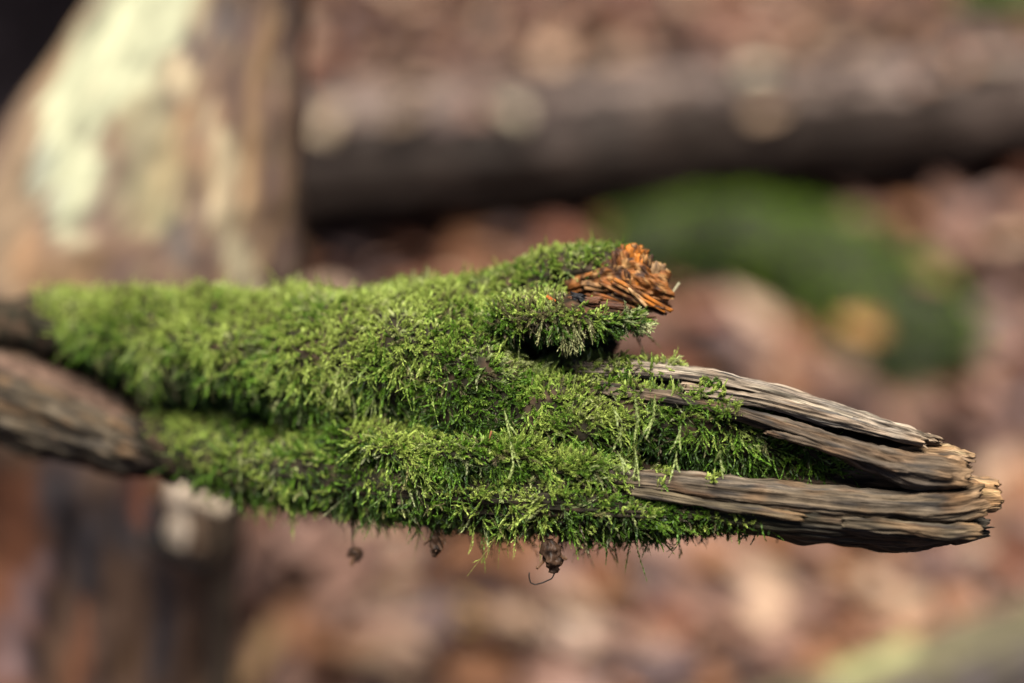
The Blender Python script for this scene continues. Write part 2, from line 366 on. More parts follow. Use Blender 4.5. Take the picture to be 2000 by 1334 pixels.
def wood_col(base=WOOD, orange=0.35, dark=0.5, seed=0, endx=None):
    def f(V, F):
        c = np.repeat(np.array(base, float)[None], len(V), 0)
        n1 = noise(np.stack([F[:, 0] * 40 + seed, F[:, 1] * 420, F[:, 2] * 420], 1)); n2 = noise(np.stack([F[:, 0] * 70, F[:, 1] * 700 + seed, F[:, 2] * 700], 1))
        n3 = noise(np.stack([F[:, 0] * 90 + 5, F[:, 1] * 160 + seed, F[:, 2] * 160], 1))
        c = mixc(c, np.minimum(np.array(base) * 1.75, .55), sstep(.1, .5, n1) * .8)
        c = mixc(c, (0.035, 0.029, 0.025), sstep(.08, .35, n2) * dark)
        c = mixc(c, np.array(base).mean() * np.array((1.15, 1.08, 1.0)), sstep(-.1, .4, noise(np.stack([F[:, 0] * 25, F[:, 1] * 200, F[:, 2] * 200 + seed], 1))) * .3)
        c = mixc(c, (0.36, 0.18, 0.07), sstep(.05, .45, n3) * orange)
        if endx is not None:
            px, py, d = proj(V); c = mixc(c, (0.42, 0.24, 0.11), sstep(endx - 50, endx + 10, px + 40 * n3) * .4)
        return c
    return f
def b_col(V, F):
    px, py, d = proj(V)
    a = core_c(V, F); b = wood_col((0.07, 0.057, 0.040), .1, .8, 3)(V, F)  # bare wood of the lower limb darkened, its shade put into the colour
    b = mixc(b, (0.07, 0.075, 0.03), sstep(1650, 1350, px + 60 * noise(V * 120)) * .7)
    return a * (1 - sstep(1250, 1420, px))[:, None] + b * sstep(1250, 1420, px)[:, None]
geoB = loft_rows(B_K, step=4, nth=150, seed=12, disp=fiber_disp(0.0014, 12, 300, 12, lump=0.0022, fl=45, ridge=True), jag1=.005)
geoC = loft_rows(C_K, step=5, nth=90, seed=13, disp=fiber_disp(0.0008, 30, 160, 13, lump=0.0022, fl=45))
geoL = loft_rows(L_K, step=3, nth=90, seed=14, disp=fiber_disp(0.0011, 30, 250, 14, lump=0.0018, fl=70), jag1=.004)
def l_col(V, F):
    px, py, d = proj(V)
    return mixc(core_c(V, F), (0.16, 0.075, 0.04), sstep(1080, 1150, px) * sstep(-.3, .3, noise(V * 300)))
geoD = loft_rows([(600, 812, 862, .476, .020), (740, 806, 905, .463, .034), (900, 808, 935, .455, .038), (1050, 818, 950, .449, .035), (1180, 852, 945, .4445, .028), (1270, 895, 925, .441, .014)], step=5, nth=90, seed=17, disp=fiber_disp(.0008, 30, 160, 17, lump=.003, fl=45))
part('limb', geoD, core_c, M_CORE, branch)
part('limb', geoA, core_c, M_CORE, branch); part('limb', geoB, b_col, M_WOOD, branch)
part('limb', geoC, core_c, M_CORE, branch)
part('limb', loft_rows([(880, 610, 730, .470, .012), (1000, 625, 725, .466, .012), (1120, 640, 722, .463, .010), (1195, 655, 718, .461, .007)], step=4, nth=60, seed=16, disp=fiber_disp(.0012, 30, 260, 16, lump=.002, fl=60), jag1=.003), core_c, M_CORE, branch)
part('limb', loft_rows([(40, 655, 760, .555, .012), (150, 690, 800, .54, .014), (300, 730, 860, .523, .016), (500, 770, 880, .503, .018), (700, 810, 910, .484, .02)], step=6, nth=60, seed=15, disp=fiber_disp(.001, 30, 160, 15, lump=.002, fl=45)), core_c, M_CORE, branch)
part('side_stub', geoL, l_col, M_WOOD, branch)
# bare limb at the left that joins the branch
BL = [(-340, 570, 800, .67, .022), (-220, 600, 825, .60, .023), (-130, 632, 840, .560, .025), (-60, 655, 850, .540, .027), (60, 700, 880, .527, .028), (150, 732, 908, .518, .027), (230, 772, 926, .510, .024), (300, 822, 932, .504, .019), (350, 872, 944, .499, .010)]
def bare_col(V, F):
    px, py, d = proj(V)
    c = wood_col((0.085, 0.066, 0.044), .2, .75, 8)(V, F)
    c = mixc(c, (0.17, 0.105, 0.075), stroke(px, py, [(0, 705, 16), (110, 735, 18), (230, 800, 14)], .7)); c = mixc(c, (0.025, 0.018, 0.014), sstep(235, 290, px + 20 * noise(V * 200)))
    return c
part('bare_limb', loft_rows(BL, step=4, nth=120, seed=21, disp=fiber_disp(0.0032, 8, 130, 21, lump=.004, fl=40, ridge=True)), bare_col, M_WOOD, branch)

STR = [  # split grey strands at the broken end; lower ones coloured darker as shade
 ([(1120, 704, 738, .441, .012), (1250, 704, 738, .437, .012), (1400, 725, 756, .432, .012), (1500, 748, 779, .429, .011), (1600, 777, 809, .427, .010), (1700, 808, 838, .425, .009), (1790, 840, 862, .424, .0075), (1822, 850, 866, .424, .006)], (0.34, 0.27, 0.20), .2),
 ([(1330, 750, 768, .425, .006), (1480, 768, 792, .422, .007), (1600, 800, 825, .420, .007), (1700, 828, 850, .419, .006), (1795, 850, 868, .419, .005)], (0.29, 0.225, 0.16), .25),
 ([(1170, 742, 778, .431, .009), (1300, 762, 790, .426, .008), (1430, 790, 815, .422, .008), (1550, 825, 857, .420, .009), (1650, 853, 898, .419, .010), (1750, 878, 946, .420, .012), (1830, 884, 957, .420, .012), (1872, 892, 953, .420, .011)], (0.13, 0.095, 0.065), .3),
 ([(1740, 866, 896, .428, .008), (1830, 866, 905, .428, .010), (1884, 882, 908, .427, .008)], (0.42, 0.28, 0.16), .6),
 ([(1140, 903, 942, .426, .009), (1240, 913, 952, .4235, .009), (1400, 928, 978, .420, .009), (1600, 948, 1002, .418, .009), (1750, 960, 1012, .417, .009), (1850, 956, 1018, .417, .0095), (1905, 946, 1006, .418, .008)], (0.15, 0.112, 0.074), .35),
 ([(1480, 870, 950, .436, .009), (1650, 885, 960, .433, .010), (1780, 890, 968, .4315, .011), (1868, 905, 968, .4305, .010)], (0.20, 0.14, 0.09), .5),
 ([(1420, 768, 800, .436, .008), (1600, 815, 850, .433, .009), (1740, 850, 885, .431, .009), (1815, 868, 895, .430, .008)], (0.06, 0.045, 0.03), .2),
 ([(1640, 1004, 1030, .414, .006), (1760, 1014, 1040, .4135, .007), (1850, 1022, 1050, .414, .007), (1900, 1022, 1048, .415, .006)], (0.13, 0.10, 0.065), .35),
 ([(1760, 928, 985, .432, .009), (1860, 926, 1000, .431, .011), (1934, 934, 994, .430, .010)], (0.38, 0.22, 0.11), .7),
 ([(1500, 838, 850, .4145, .003), (1620, 868, 884, .4105, .0035), (1740, 905, 918, .409, .0035), (1850, 925, 938, .4095, .003)], (0.16, 0.115, 0.075), .4),
 ([(1230, 950, 968, .4165, .004), (1400, 978, 996, .4125, .0045), (1560, 1000, 1016, .4115, .004)], (0.13, 0.10, 0.06), .3),
]
SG = []
for i, (k, c, og) in enumerate(STR):
    g = loft_rows(k, step=3, nth=72, seed=30 + i, disp=fiber_disp(0.0014 if k[0][0] not in (1500, 1230) else .0005, 11, 430, 30 + i, lump=.0009, fl=110, ridge=True), jag1=.0032, jag0=.002, power=3.2)
    SG.append(g)
    part('wood_strand', g, wood_col(c, og * .6, .92, i * 3, endx=k[-1][0]), M_WOOD, branch)

# broken stub of rotten orange heartwood at the back
knob = empty('broken_stub', P(1180, 545, .452)); knob.parent = branch; knob.location = Vector(P(1180, 545, .452)) - branch.location
KB = [(1100, 528, 596, .453, .015), (1180, 500, 592, .449, .017), (1230, 490, 600, .447, .018), (1262, 508, 604, .446, .017), (1296, 524, 606, .445, .015)]
def rot_col(base=(0.34, 0.13, 0.035), seed=0):
    def f(V, F):
        c = np.repeat(np.array(base, float)[None], len(V), 0)
        n1 = noise(V * 260 + seed); n2 = noise(V * 420 + 9 + seed)
        c = mixc(c, (0.035, 0.018, 0.012), sstep(.02, .3, n1) * .9); c = mixc(c, (0.50, 0.27, 0.10), sstep(.1, .45, n2) * .7)
        return c
    return f
part('heartwood', loft_rows(KB, step=2, nth=120, seed=51, disp=fiber_disp(.0018, 90, 260, 51, lump=.0015, fl=160, ridge=True), jag1=.004, power=2.6), rot_col((0.26, 0.095, 0.025)), M_ROT, knob)
O = (0.46, 0.15, 0.022); T_ = (0.56, 0.34, 0.17); D_ = (0.07, 0.03, 0.016); R_ = (0.28, 0.095, 0.025)
for j, (x0, y0, x1, y1, w, d, c) in enumerate([
    (1214, 488, 1226, 578, 15, .431, R_), (1200, 492, 1206, 560, 10, .4315, D_), (1236, 480, 1238, 548, 20, .431, O), (1258, 486, 1248, 512, 14, .433, O), (1252, 505, 1246, 580, 16, .4295, O), (1268, 505, 1262, 580, 11, .430, D_),
    (1284, 518, 1280, 580, 20, .431, T_), (1297, 528, 1296, 566, 12, .434, T_), (1292, 560, 1286, 590, 16, .433, R_), (1226, 530, 1234, 585, 9, .4285, D_),
    (1176, 552, 1250, 590, 12, .4285, R_), (1205, 552, 1302, 606, 9, .4275, O), (1190, 572, 1296, 610, 10, .429, D_), (1140, 556, 1215, 566, 14, .432, (0.36, 0.19, 0.08)), (1150, 575, 1240, 600, 11, .430, R_),
    (1236, 572, 1306, 590, 8, .429, (0.40, 0.18, 0.07)), (1225, 560, 1262, 596, 7, .4265, T_), (1250, 590, 1304, 603, 6, .4275, O)]):
    vx, vy = x1 - x0, y1 - y0; ln = math.hypot(vx, vy); nx_, ny_ = -vy / ln, vx / ln
    for q in range(4):
        o_ = (q - 1.5) * w * .30; e0, e1 = rng.uniform(-.10, .14, 2); v_ = rng.uniform(.45, 1.25)
        splint('splinter', P(x0 + nx_ * o_ + vx * e0, y0 + ny_ * o_ + vy * e0, d + .0018 + rng.uniform(-.0008, .0012)), P(x1 + nx_ * o_ - vx * e1, y1 + ny_ * o_ - vy * e1, d + .0028 + rng.uniform(-.001, .001)),
               w / FPX * .43 * rng.uniform(.26, .50), rot_col(np.array(c) * v_, j * 4 + q), M_ROT, knob, seed=60 + j * 4 + q, flat=1.3, amp=.3, jag=1.2, nth=12, power=4)
# bare reddish bark on top of the side stub
for j, (x0, y0, x1, y1, w, c) in enumerate([(1112, 590, 1172, 590, 7, (0.16, 0.07, 0.035)), (1135, 596, 1220, 602, 6, (0.13, 0.055, 0.03)), (1122, 586, 1140, 588, 9, (0.02, 0.02, 0.022)), (1180, 598, 1232, 606, 6, (0.11, 0.055, 0.03)), (1040, 612, 1130, 616, 6, (0.10, 0.06, 0.04))]):
    splint('bark_scrap', P(x0, y0 - 4, .4245), P(x1, y1 - 3, .4235), w / FPX * .55, c, M_ROT, branch, seed=90 + j, flat=1.2, amp=.4, jag=1)

# ------------------------------------------------------------------ moss
def tri_sample(geo, n, weight=None):
    V, Q, F = geo
    T = np.concatenate([Q[:, [0, 1, 2]], Q[:, [0, 2, 3]]])
    a, b, c = V[T[:, 0]], V[T[:, 1]], V[T[:, 2]]
    nr = np.cross(b - a, c - a); ar = np.linalg.norm(nr, axis=1) + 1e-15
    cen = (a + b + c) / 3; nn = nr / ar[:, None]
    w = ar.copy()
    if weight is not None: w = w * weight(cen, nn)
    k = rng.choice(len(T), size=n, p=w / w.sum())
    u, v = rng.random(n), rng.random(n); f = u + v > 1; u[f] = 1 - u[f]; v[f] = 1 - v[f]
    return a[k] + (b - a)[k] * u[:, None] + (c - a)[k] * v[:, None], nn[k]

def unit(v): return v / (np.linalg.norm(v, axis=-1, keepdims=True) + 1e-12)

class Shoots:
    """collects moss shoots and writes them as one mesh"""
    def __init__(self): self.v = []; self.f = []; self.c = []; self.n = 0
    def axis(self, root, d0, bend, L, t, wig=None):
        t = t[None, :, None]
        p = root[:, None] + L[:, None, None] * (t * d0[:, None] + t * t * bend[:, None])
        if wig is not None: p = p + wig[:, None] * np.sin(t * 7 + root[:, None, :1] * 900) * L[:, None, None] * t
        return p
    def add(self, root, d0, bend, L, W, K, cb, ct, stem=3, wig=None, alpha=0.58, flat=0.6, stem_r=0.00013):
        """root,d0,bend (N,3); L,W (N); K leaves each; cb/ct colours (N,3)"""
        N = len(root)
        if N == 0: return
        # stem: 3-sided
        ts = np.linspace(0, 1, stem + 1); p = self.axis(root, d0, bend, L, ts, wig)
        tan = unit(np.gradient(p, axis=1)); ref = unit(rng.normal(size=(N, 1, 3)))
        sx = unit(np.cross(tan, ref)); sy = np.cross(tan, sx)
        rr = stem_r * (1 - 0.7 * ts)[None, :, None] * (W / 0.0014)[:, None, None]
        rg = np.stack([p + rr * (math.cos(a) * sx + math.sin(a) * sy) for a in (0, 2.09, 4.19)], 2)   # N,S,3,3
        S = stem + 1
        base = self.n + (np.arange(N) * S * 3)[:, None, None, None] + (np.arange(S - 1) * 3)[None, :, None, None] + np.arange(3)[None, None, :, None]
        nx = base - np.arange(3)[None, None, :, None] + ((np.arange(3) + 1) % 3)[None, None, :, None]
        tr = np.concatenate([np.concatenate([base, nx, nx + 3], -1).reshape(-1, 3), np.concatenate([base, nx + 3, base + 3], -1).reshape(-1, 3)])
        self.v.append(rg.reshape(-1, 3)); self.f.append(tr)
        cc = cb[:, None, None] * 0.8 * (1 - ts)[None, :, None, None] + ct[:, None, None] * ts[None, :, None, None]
        self.c.append(np.broadcast_to(cc, (N, S, 3, 3)).reshape(-1, 3)); self.n += N * S * 3
        # leaves
        tl = (np.arange(K) + 0.6) / K
        tt = np.clip(tl[None] + rng.normal(size=(N, K)) * 0.25 / K, 0.02, 1.0)
        q = root[:, None] + L[:, None, None] * (tt[..., None] * d0[:, None] + tt[..., None] ** 2 * bend[:, None])
        if wig is not None: q = q + wig[:, None] * np.sin(tt[..., None] * 7 + root[:, None, :1] * 900) * L[:, None, None] * tt[..., None]
        tg = unit(d0[:, None] + 2 * tt[..., None] * bend[:, None])
        s1 = unit(np.cross(tg, ref)); s2 = np.cross(tg, s1)
        ph = np.arange(K)[None] * (math.pi + 0.55) + rng.random((N, 1)) * 0.5 + rng.normal(size=(N, K)) * 0.4
        cs, sn = np.cos(ph)[..., None], np.sin(ph)[..., None] * flat
        rad = unit(cs * s1 + sn * s2)
        al = alpha * (1.15 - 0.75 * tt ** 2) * (0.8 + 0.4 * rng.random((N, K)))
        ld = tg * np.cos(al)[..., None] + rad * np.sin(al)[..., None]
        prof = np.minimum(1, 0.55 + 1.6 * tt) * np.clip(1.25 - 0.75 * tt ** 3, 0.3, 1)
        ll = (W[:, None] * 0.66 * prof * (0.8 + 0.4 * rng.random((N, K))))[..., None]
        lat = unit(np.cross(ld, tg) + 1e-6)
        b0 = q; tip = q + ld * ll + tg * ll * 0.25 + rng.normal(size=(N, K, 3)) * 0.00008
        mid = q + ld * ll * 0.42 + np.cross(lat, ld) * ll * 0.10
        hw = ll * 0.27
        m1, m2 = mid + lat * hw, mid - lat * hw
        lv = np.stack([b0, m1, tip, m2], 2).reshape(-1, 3)
        bi = self.n + np.arange(N * K)[:, None] * 4
        self.f.append(np.concatenate([bi + np.array([[0, 1, 2]]), bi + np.array([[0, 2, 3]])]))
        g = (tt ** 0.8)[..., None]
        lc = cb[:, None] * (1 - g) + ct[:, None] * g
        lc = lc * (0.75 + 0.5 * rng.random((N, K, 1)))
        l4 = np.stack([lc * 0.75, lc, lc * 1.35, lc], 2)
        self.v.append(lv); self.c.append(l4.reshape(-1, 3)); self.n += N * K * 4
    def pinnate(self, root, d0, bend, L, W, K, cb, ct, nb=5, kb=9, bl=0.38, wig=None, **kw):
        """a shoot with two rows of side branches"""
        N = len(root)
        self.add(root, d0, bend, L, W * 0.8, K, cb, ct, wig=wig, **kw)
        side = unit(np.cross(d0 + bend, unit(rng.normal(size=(N, 3)))))
        for j in range(nb):
            t = np.full(N, 0.15 + 0.7 * j / nb) + rng.normal(size=N) * 0.04
            r = root + L[:, None] * (t[:, None] * d0 + t[:, None] ** 2 * bend)
            if wig is not None: r = r + wig * np.sin(t[:, None] * 7 + root[:, :1] * 900) * L[:, None] * t[:, None]
            tg = unit(d0 + 2 * t[:, None] * bend); s = side * (1 if j % 2 else -1)
            dd = unit(tg * 1.0 + s * 0.68 + rng.normal(size=(N, 3)) * 0.25)
            lb = L * bl * (1.1 - 0.7 * t) * (0.6 + 0.8 * rng.random(N))
            bb = unit(tg) * 0.3 + rng.normal(size=(N, 3)) * 0.15
            self.add(r, dd, bb, lb, W * 0.62, kb, cb * (1 - t[:, None] * .6) + ct * t[:, None] * .6, ct, stem=1)
    def build(self, name, parent):
        V = np.concatenate(self.v); F = np.concatenate(self.f); C = np.concatenate(self.c)
        o = link(name, mesh_data(name, V, faces_tri=F, colr=C, mat=M_MOSS, smooth=False), parent)
        tag(o, kind='stuff'); return o, len(F)

DOWN = np.array((0, 0, -1.0))
def moss_on(sh, geo, n, mask, lmin, lmax, short=0.0, droop=1.0, branchy=0.35, K=24, wmul=1.0, palette=0.0, seed=0, region=None, stem=2):
    root, nr = tri_sample(geo, n, mask)
    px, py, d = proj(root); N = len(root)
    up = nr[:, 2]
    n_lo = fbm(root * 70 + seed, 3); n_c = fbm(root * 45 + 31 + seed, 3); n_h = noise(root * 160 + 7 + seed)
    # growth direction: swirling field along the surface, hanging where the side is steep
    fld = np.stack([noise(root * 90 + 11), noise(root * 90 + 57), noise(root * 90 + 91)], 1) * 1.3
    fld += rng.normal(size=(N, 3)) * 0.32
    fld -= nr * (fld * nr).sum(1)[:, None]
    hang = np.clip(0.75 - up, 0, 1.2)[:, None] * droop
    fwd = np.array((1.0, 0, 0)) * 0.25
    tdn = DOWN - nr * (nr @ DOWN)[:, None]
    d0 = unit(nr * (0.24 + 0.18 * np.clip(up, 0, 1))[:, None] + fld * 0.80 + tdn * hang * 0.75 + fwd * (1 - nr[:, :1] ** 2))
    bend = (tdn * hang * 0.25 + nr * (0.02 + 0.12 * rng.normal(size=N))[:, None] + rng.normal(size=(N, 3)) * 0.42)
    L = (lmin + (lmax - lmin) * rng.random(N) ** 1.4) * (1 + 0.45 * n_h)
    L *= (1 - 0.5 * sstep(.25, .85, up)) * (1 - 0.5 * sstep(-.1, -.6, up))
    W = 0.00145 * (0.75 + 0.6 * rng.random(N)) * wmul
    # colours: deep green undersides (painted shade), yellow-green on top, straw and brown where dry
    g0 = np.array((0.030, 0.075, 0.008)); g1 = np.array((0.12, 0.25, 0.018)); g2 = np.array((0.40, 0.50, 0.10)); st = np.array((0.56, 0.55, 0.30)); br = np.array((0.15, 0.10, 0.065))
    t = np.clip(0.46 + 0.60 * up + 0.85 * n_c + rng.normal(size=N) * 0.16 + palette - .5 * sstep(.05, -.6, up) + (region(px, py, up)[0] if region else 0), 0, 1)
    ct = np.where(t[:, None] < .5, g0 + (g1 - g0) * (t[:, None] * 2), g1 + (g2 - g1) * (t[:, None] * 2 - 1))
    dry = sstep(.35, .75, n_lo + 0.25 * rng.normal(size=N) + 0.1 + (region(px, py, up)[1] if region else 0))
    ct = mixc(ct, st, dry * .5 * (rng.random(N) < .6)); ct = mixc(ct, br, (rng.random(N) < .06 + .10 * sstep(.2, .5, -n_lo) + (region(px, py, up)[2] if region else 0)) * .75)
    cb = ct * (0.26 + 0.30 * sstep(.1, .7, up))[:, None] + np.array((0.012, 0.008, 0.003))  # older bases darker, deepened further to put inner shade into the colour
    wig = rng.normal(size=(N, 3)) * 0.05
    k = rng.random(N) < branchy
    a = ~k
    sh.add(root[a], d0[a], bend[a], L[a], W[a], K, cb[a], ct[a], wig=wig[a], stem=stem)
    sh.pinnate(root[k], d0[k], bend[k], L[k] * 1.15, W[k], 16, cb[k], ct[k], wig=wig[k])
    return root

sh = Shoots()
facing = lambda c, n: np.clip(0.25 + 1.1 * ((n * unit(CAM - c)).sum(1)), 0.12, 1)
def mA(c, n):
    px, py, d = proj(c)
    edge = px - (70 + np.clip(py - 600, 0, 300) * 1.05) + 25 * noise(c * 90)
    end = 1 - sstep(1640, 1720, px + 30 * noise(c * 200))
    top_r = 1 - sstep(1150, 1260, px) * (1 - sstep(735, 760, py - (px - 1250) * .22))
    return facing(c, n) * sstep(-20, 40, edge) * end * np.clip(top_r, 0.05, 1)
def mB(c, n):
    px, py, d = proj(c)
    edge = px - (270 + np.clip(py - 800, 0, 200) * .75) + 25 * noise(c * 90)
    right = 1 - sstep(1200, 1330, px + 60 * noise(c * 110) - (py - 980) * 1.4)
    return facing(c, n) * sstep(-20, 40, edge) * np.clip(right, 0, 1)
def mC(c, n):
    px, py, d = proj(c)
    return facing(c, n) * (1 - sstep(1165, 1225, px + 35 * noise(c * 200) + (py - 500) * 0.9))
def mL(c, n):
    px, py, d = proj(c)
    bare = stroke(px, py, [(1115, 588, 20), (1225, 604, 15)], .4)
    return facing(c, n) * (1 - .98 * bare) * np.where(n[:, 2] < -.55, .03, np.where(n[:, 2] < -.25, .4, 1))
def reg(px, py, up):
    rim = stroke(px, py, [(990, 700, 26), (1150, 697, 22), (1330, 712, 20)], .7)
    left = sstep(700, 300, px) * sstep(720, 620, py)
    led = stroke(px, py, [(1000, 615, 30), (1130, 600, 30)], .6)
    topm = sstep(620, 570, py) * sstep(1000, 900, px)
    return .3 * rim + .22 * left + .2 * topm - .25 * sstep(1230, 1380, px) * (1 - rim) - .15 * stroke(px, py, [(1000, 640, 40), (1230, 635, 35)], .4), .55 * rim + .1 * led + .1 * topm, .35 * led + .05 * rim
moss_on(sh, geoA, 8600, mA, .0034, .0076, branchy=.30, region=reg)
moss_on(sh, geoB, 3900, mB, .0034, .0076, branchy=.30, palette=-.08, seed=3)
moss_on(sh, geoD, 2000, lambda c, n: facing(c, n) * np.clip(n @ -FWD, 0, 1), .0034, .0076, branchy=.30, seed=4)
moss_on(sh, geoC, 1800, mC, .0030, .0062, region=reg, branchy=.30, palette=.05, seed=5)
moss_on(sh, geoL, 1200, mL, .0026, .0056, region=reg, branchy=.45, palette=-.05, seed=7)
# short undercoat that closes the cushion, coloured darker as inner shade
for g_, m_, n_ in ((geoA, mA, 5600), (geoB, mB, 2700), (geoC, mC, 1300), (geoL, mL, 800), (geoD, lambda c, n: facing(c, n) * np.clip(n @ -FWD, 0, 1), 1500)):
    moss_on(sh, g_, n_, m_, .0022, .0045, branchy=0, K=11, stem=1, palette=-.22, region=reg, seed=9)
# thin dark film of moss on the underside of the lower limb towards its bare end
def mB2(c, n):
    px, py, d = proj(c)
    return facing(c, n) * sstep(1150, 1300, px) * (1 - sstep(1330, 1520, px + 70 * noise(c * 90))) * sstep(960, 1010, py)
moss_on(sh, geoB, 1000, mB2, .0018, .0035, branchy=0, K=12, palette=-.4, seed=15)
# tufts creeping onto the strands
def ms(*tufts):
    return lambda c, n: (lambda q: facing(c, n) * np.clip(sum(stroke(q[0] + 14 * noise(c * 300), q[1], t, .4) for t in tufts), 0, 1) + 1e-9)(proj(c))
moss_on(sh, SG[0], 420, ms([(1080, 710, 40), (1205, 715, 30)], [(1275, 712, 16), (1300, 705, 14), (1330, 706, 8)]), .0025, .006, branchy=.3, region=reg, seed=21)
moss_on(sh, SG[0], 60, ms([(1385, 746, 10), (1400, 754, 10)]), .002, .004, branchy=.2, palette=-.25, seed=22)
moss_on(sh, SG[1], 70, ms([(1375, 757, 14), (1410, 766, 12)]), .002, .0045, branchy=.2, palette=-.25, seed=23)
moss_on(sh, SG[2], 260, ms([(1150, 755, 40), (1250, 770, 30)], [(1340, 778, 26), (1420, 800, 16)]), .003, .007, branchy=.3, palette=-.15, seed=24)
moss_on(sh, SG[4], 330, ms([(1100, 920, 50), (1215, 930, 26)], [(1285, 945, 14), (1290, 925, 10)], [(1375, 938, 8), (1395, 930, 8)]), .002, .005, branchy=.3, palette=.1, seed=25)
# long pale creeping stems hanging over the split
for pts, w in (([(1195, 792), (1215, 830), (1205, 880), (1226, 915)], 1), ([(1240, 772), (1244, 820), (1238, 868), (1252, 930)], 1), ([(1280, 770), (1276, 810), (1268, 850)], 1), ([(1330, 830), (1322, 880), (1316, 925)], .9),
               ([(985, 800), (994, 850), (1004, 900), (998, 930)], 1), ([(1395, 905), (1405, 885), (1412, 930)], .9)):
    q = np.array(pts, float); dd = .4145 if pts[0][0] < 1190 else .4125
    for a_, b_ in zip(q[:-1], q[1:]):
        p0, p1 = P(a_[0], a_[1], dd), P(b_[0], b_[1], dd - .0005)
        for rep in range(2):
            sh.add(p0[None], unit((p1 - p0)[None]), rng.normal(size=(1, 3)) * .16, np.array([np.linalg.norm(p1 - p0) * 1.1]), np.array([.0016 * w]), 34, np.array([[.16, .20, .05]]), np.array([[.30, .36, .12]]), alpha=.5)
# sprigs hanging over the lip of the side stub, and one reaching out beyond it
hp = P(np.array([1060, 1085, 1100, 1118, 1130, 1150, 1095, 1108, 1122]), np.array([618, 612, 620, 615, 622, 618, 640, 645, 640]), np.full(9, .4145))
hd_ = unit(np.stack([np.linspace(-.1, .35, 9), np.full(9, -.25), np.full(9, -.75)], 1))
sh.pinnate(hp, hd_, rng.normal(size=(9, 3)) * .1 + DOWN * .2, np.array([.007, .008, .010, .009, .008, .007, .008, .007, .006]), np.full(9, .0016), 22, np.repeat([[.14, .13, .06]], 9, 0), np.repeat([[.36, .37, .15]], 9, 0), nb=10, kb=12, bl=.36)
hp = P(np.array([1225, 1230, 1235, 1238, 1228, 1240]), np.array([612, 620, 630, 622, 640, 630]), np.full(6, .425))
sh.pinnate(hp, unit(np.stack([np.full(6, .8), np.full(6, -.2), np.linspace(.3, -.4, 6)], 1)), rng.normal(size=(6, 3)) * .15, np.full(6, .0055), np.full(6, .0016), 20, np.repeat([[.2, .22, .08]], 6, 0), np.repeat([[.48, .50, .24]], 6, 0), nb=6)
e0, e1, e2 = P(1238, 625, .425), P(1264, 634, .425), P(1282, 652, .425)
sh.add(e0[None], unit((e1 - e0)[None]), np.zeros((1, 3)), np.array([np.linalg.norm(e1 - e0)]), np.array([.0007]), 10, np.array([[.3, .28, .12]]), np.array([[.4, .4, .2]]), stem_r=.0003)
sh.pinnate(np.stack([e1] * 3), unit(np.stack([e2 - e1] * 3) + rng.normal(size=(3, 3)) * .002), rng.normal(size=(3, 3)) * .2, np.full(3, .0034), np.full(3, .0016), 16, np.repeat([[.2, .24, .08]], 3, 0), np.repeat([[.42, .46, .2]], 3, 0), nb=4)
o_moss, ntri = sh.build('moss', branch)
print('moss tris', ntri)

# ------------------------------------------------------------------ logs and limbs behind
def log_pts(rows, h, lift=0.03):
    return [P(x, y, gd(y, hh + lift)) for (x, y), hh in zip(rows, h)]
def bark_col(a, b, c3, seed, topc=None, topw=0.0):
    def f(V, F):
        n1 = fbm(V * 14 + seed, 3); n2 = noise(V * 40 + seed)
        c = mixc(np.repeat(np.array(a, float)[None], len(V), 0), b, sstep(0, .5, n1)); c = mixc(c, c3, sstep(.1, .5, n2) * .6)
        return c
    return f
log = empty('fallen_log', P(1300, 380, gd(380, 0)))
tag(log, 'dark fallen log lying across the leaf litter behind the mossy branch', 'log')
rows = [(150, 352), (580, 318), (1000, 282), (1400, 250), (2000, 205), (2500, 172)]; rad = [.086, .085, .081, .078, .070, .062]
lg = tube(log_pts(rows, rad), rad, step=.012, nth=90, seed=71, disp=fiber_disp(.006, 5, 50, 71, lump=.007, fl=9), jag0=.02, jag1=.02)
part('log_bark', lg, bark_col((0.036, 0.024, 0.018), (0.075, 0.052, 0.042), (0.012, 0.008, 0.006), 1), M_BARK, log)
# long plates of loose bark, paled to paint the log's lit top
def on(x, y):     # nearest point of the log's surface along that ray
    V = lg[0]; a, b, d = proj(V); k = np.argsort((a - x) ** 2 + (b - y) ** 2)[:12]; return V[k[np.argmin(d[k])]]
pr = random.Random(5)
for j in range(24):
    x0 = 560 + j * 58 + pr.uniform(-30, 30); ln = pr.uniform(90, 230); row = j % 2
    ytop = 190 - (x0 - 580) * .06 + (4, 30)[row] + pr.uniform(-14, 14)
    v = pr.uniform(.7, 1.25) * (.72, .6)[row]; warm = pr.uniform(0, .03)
    splint('bark_plate', on(x0, ytop), on(x0 + ln, ytop - ln * .07 + pr.uniform(-8, 8)), pr.uniform(.008, .014), (0.36 * v + warm, 0.27 * v + warm * .5, 0.23 * v), M_BARK, log, seed=80 + j, flat=.35, amp=.3, jag=1, nth=20)

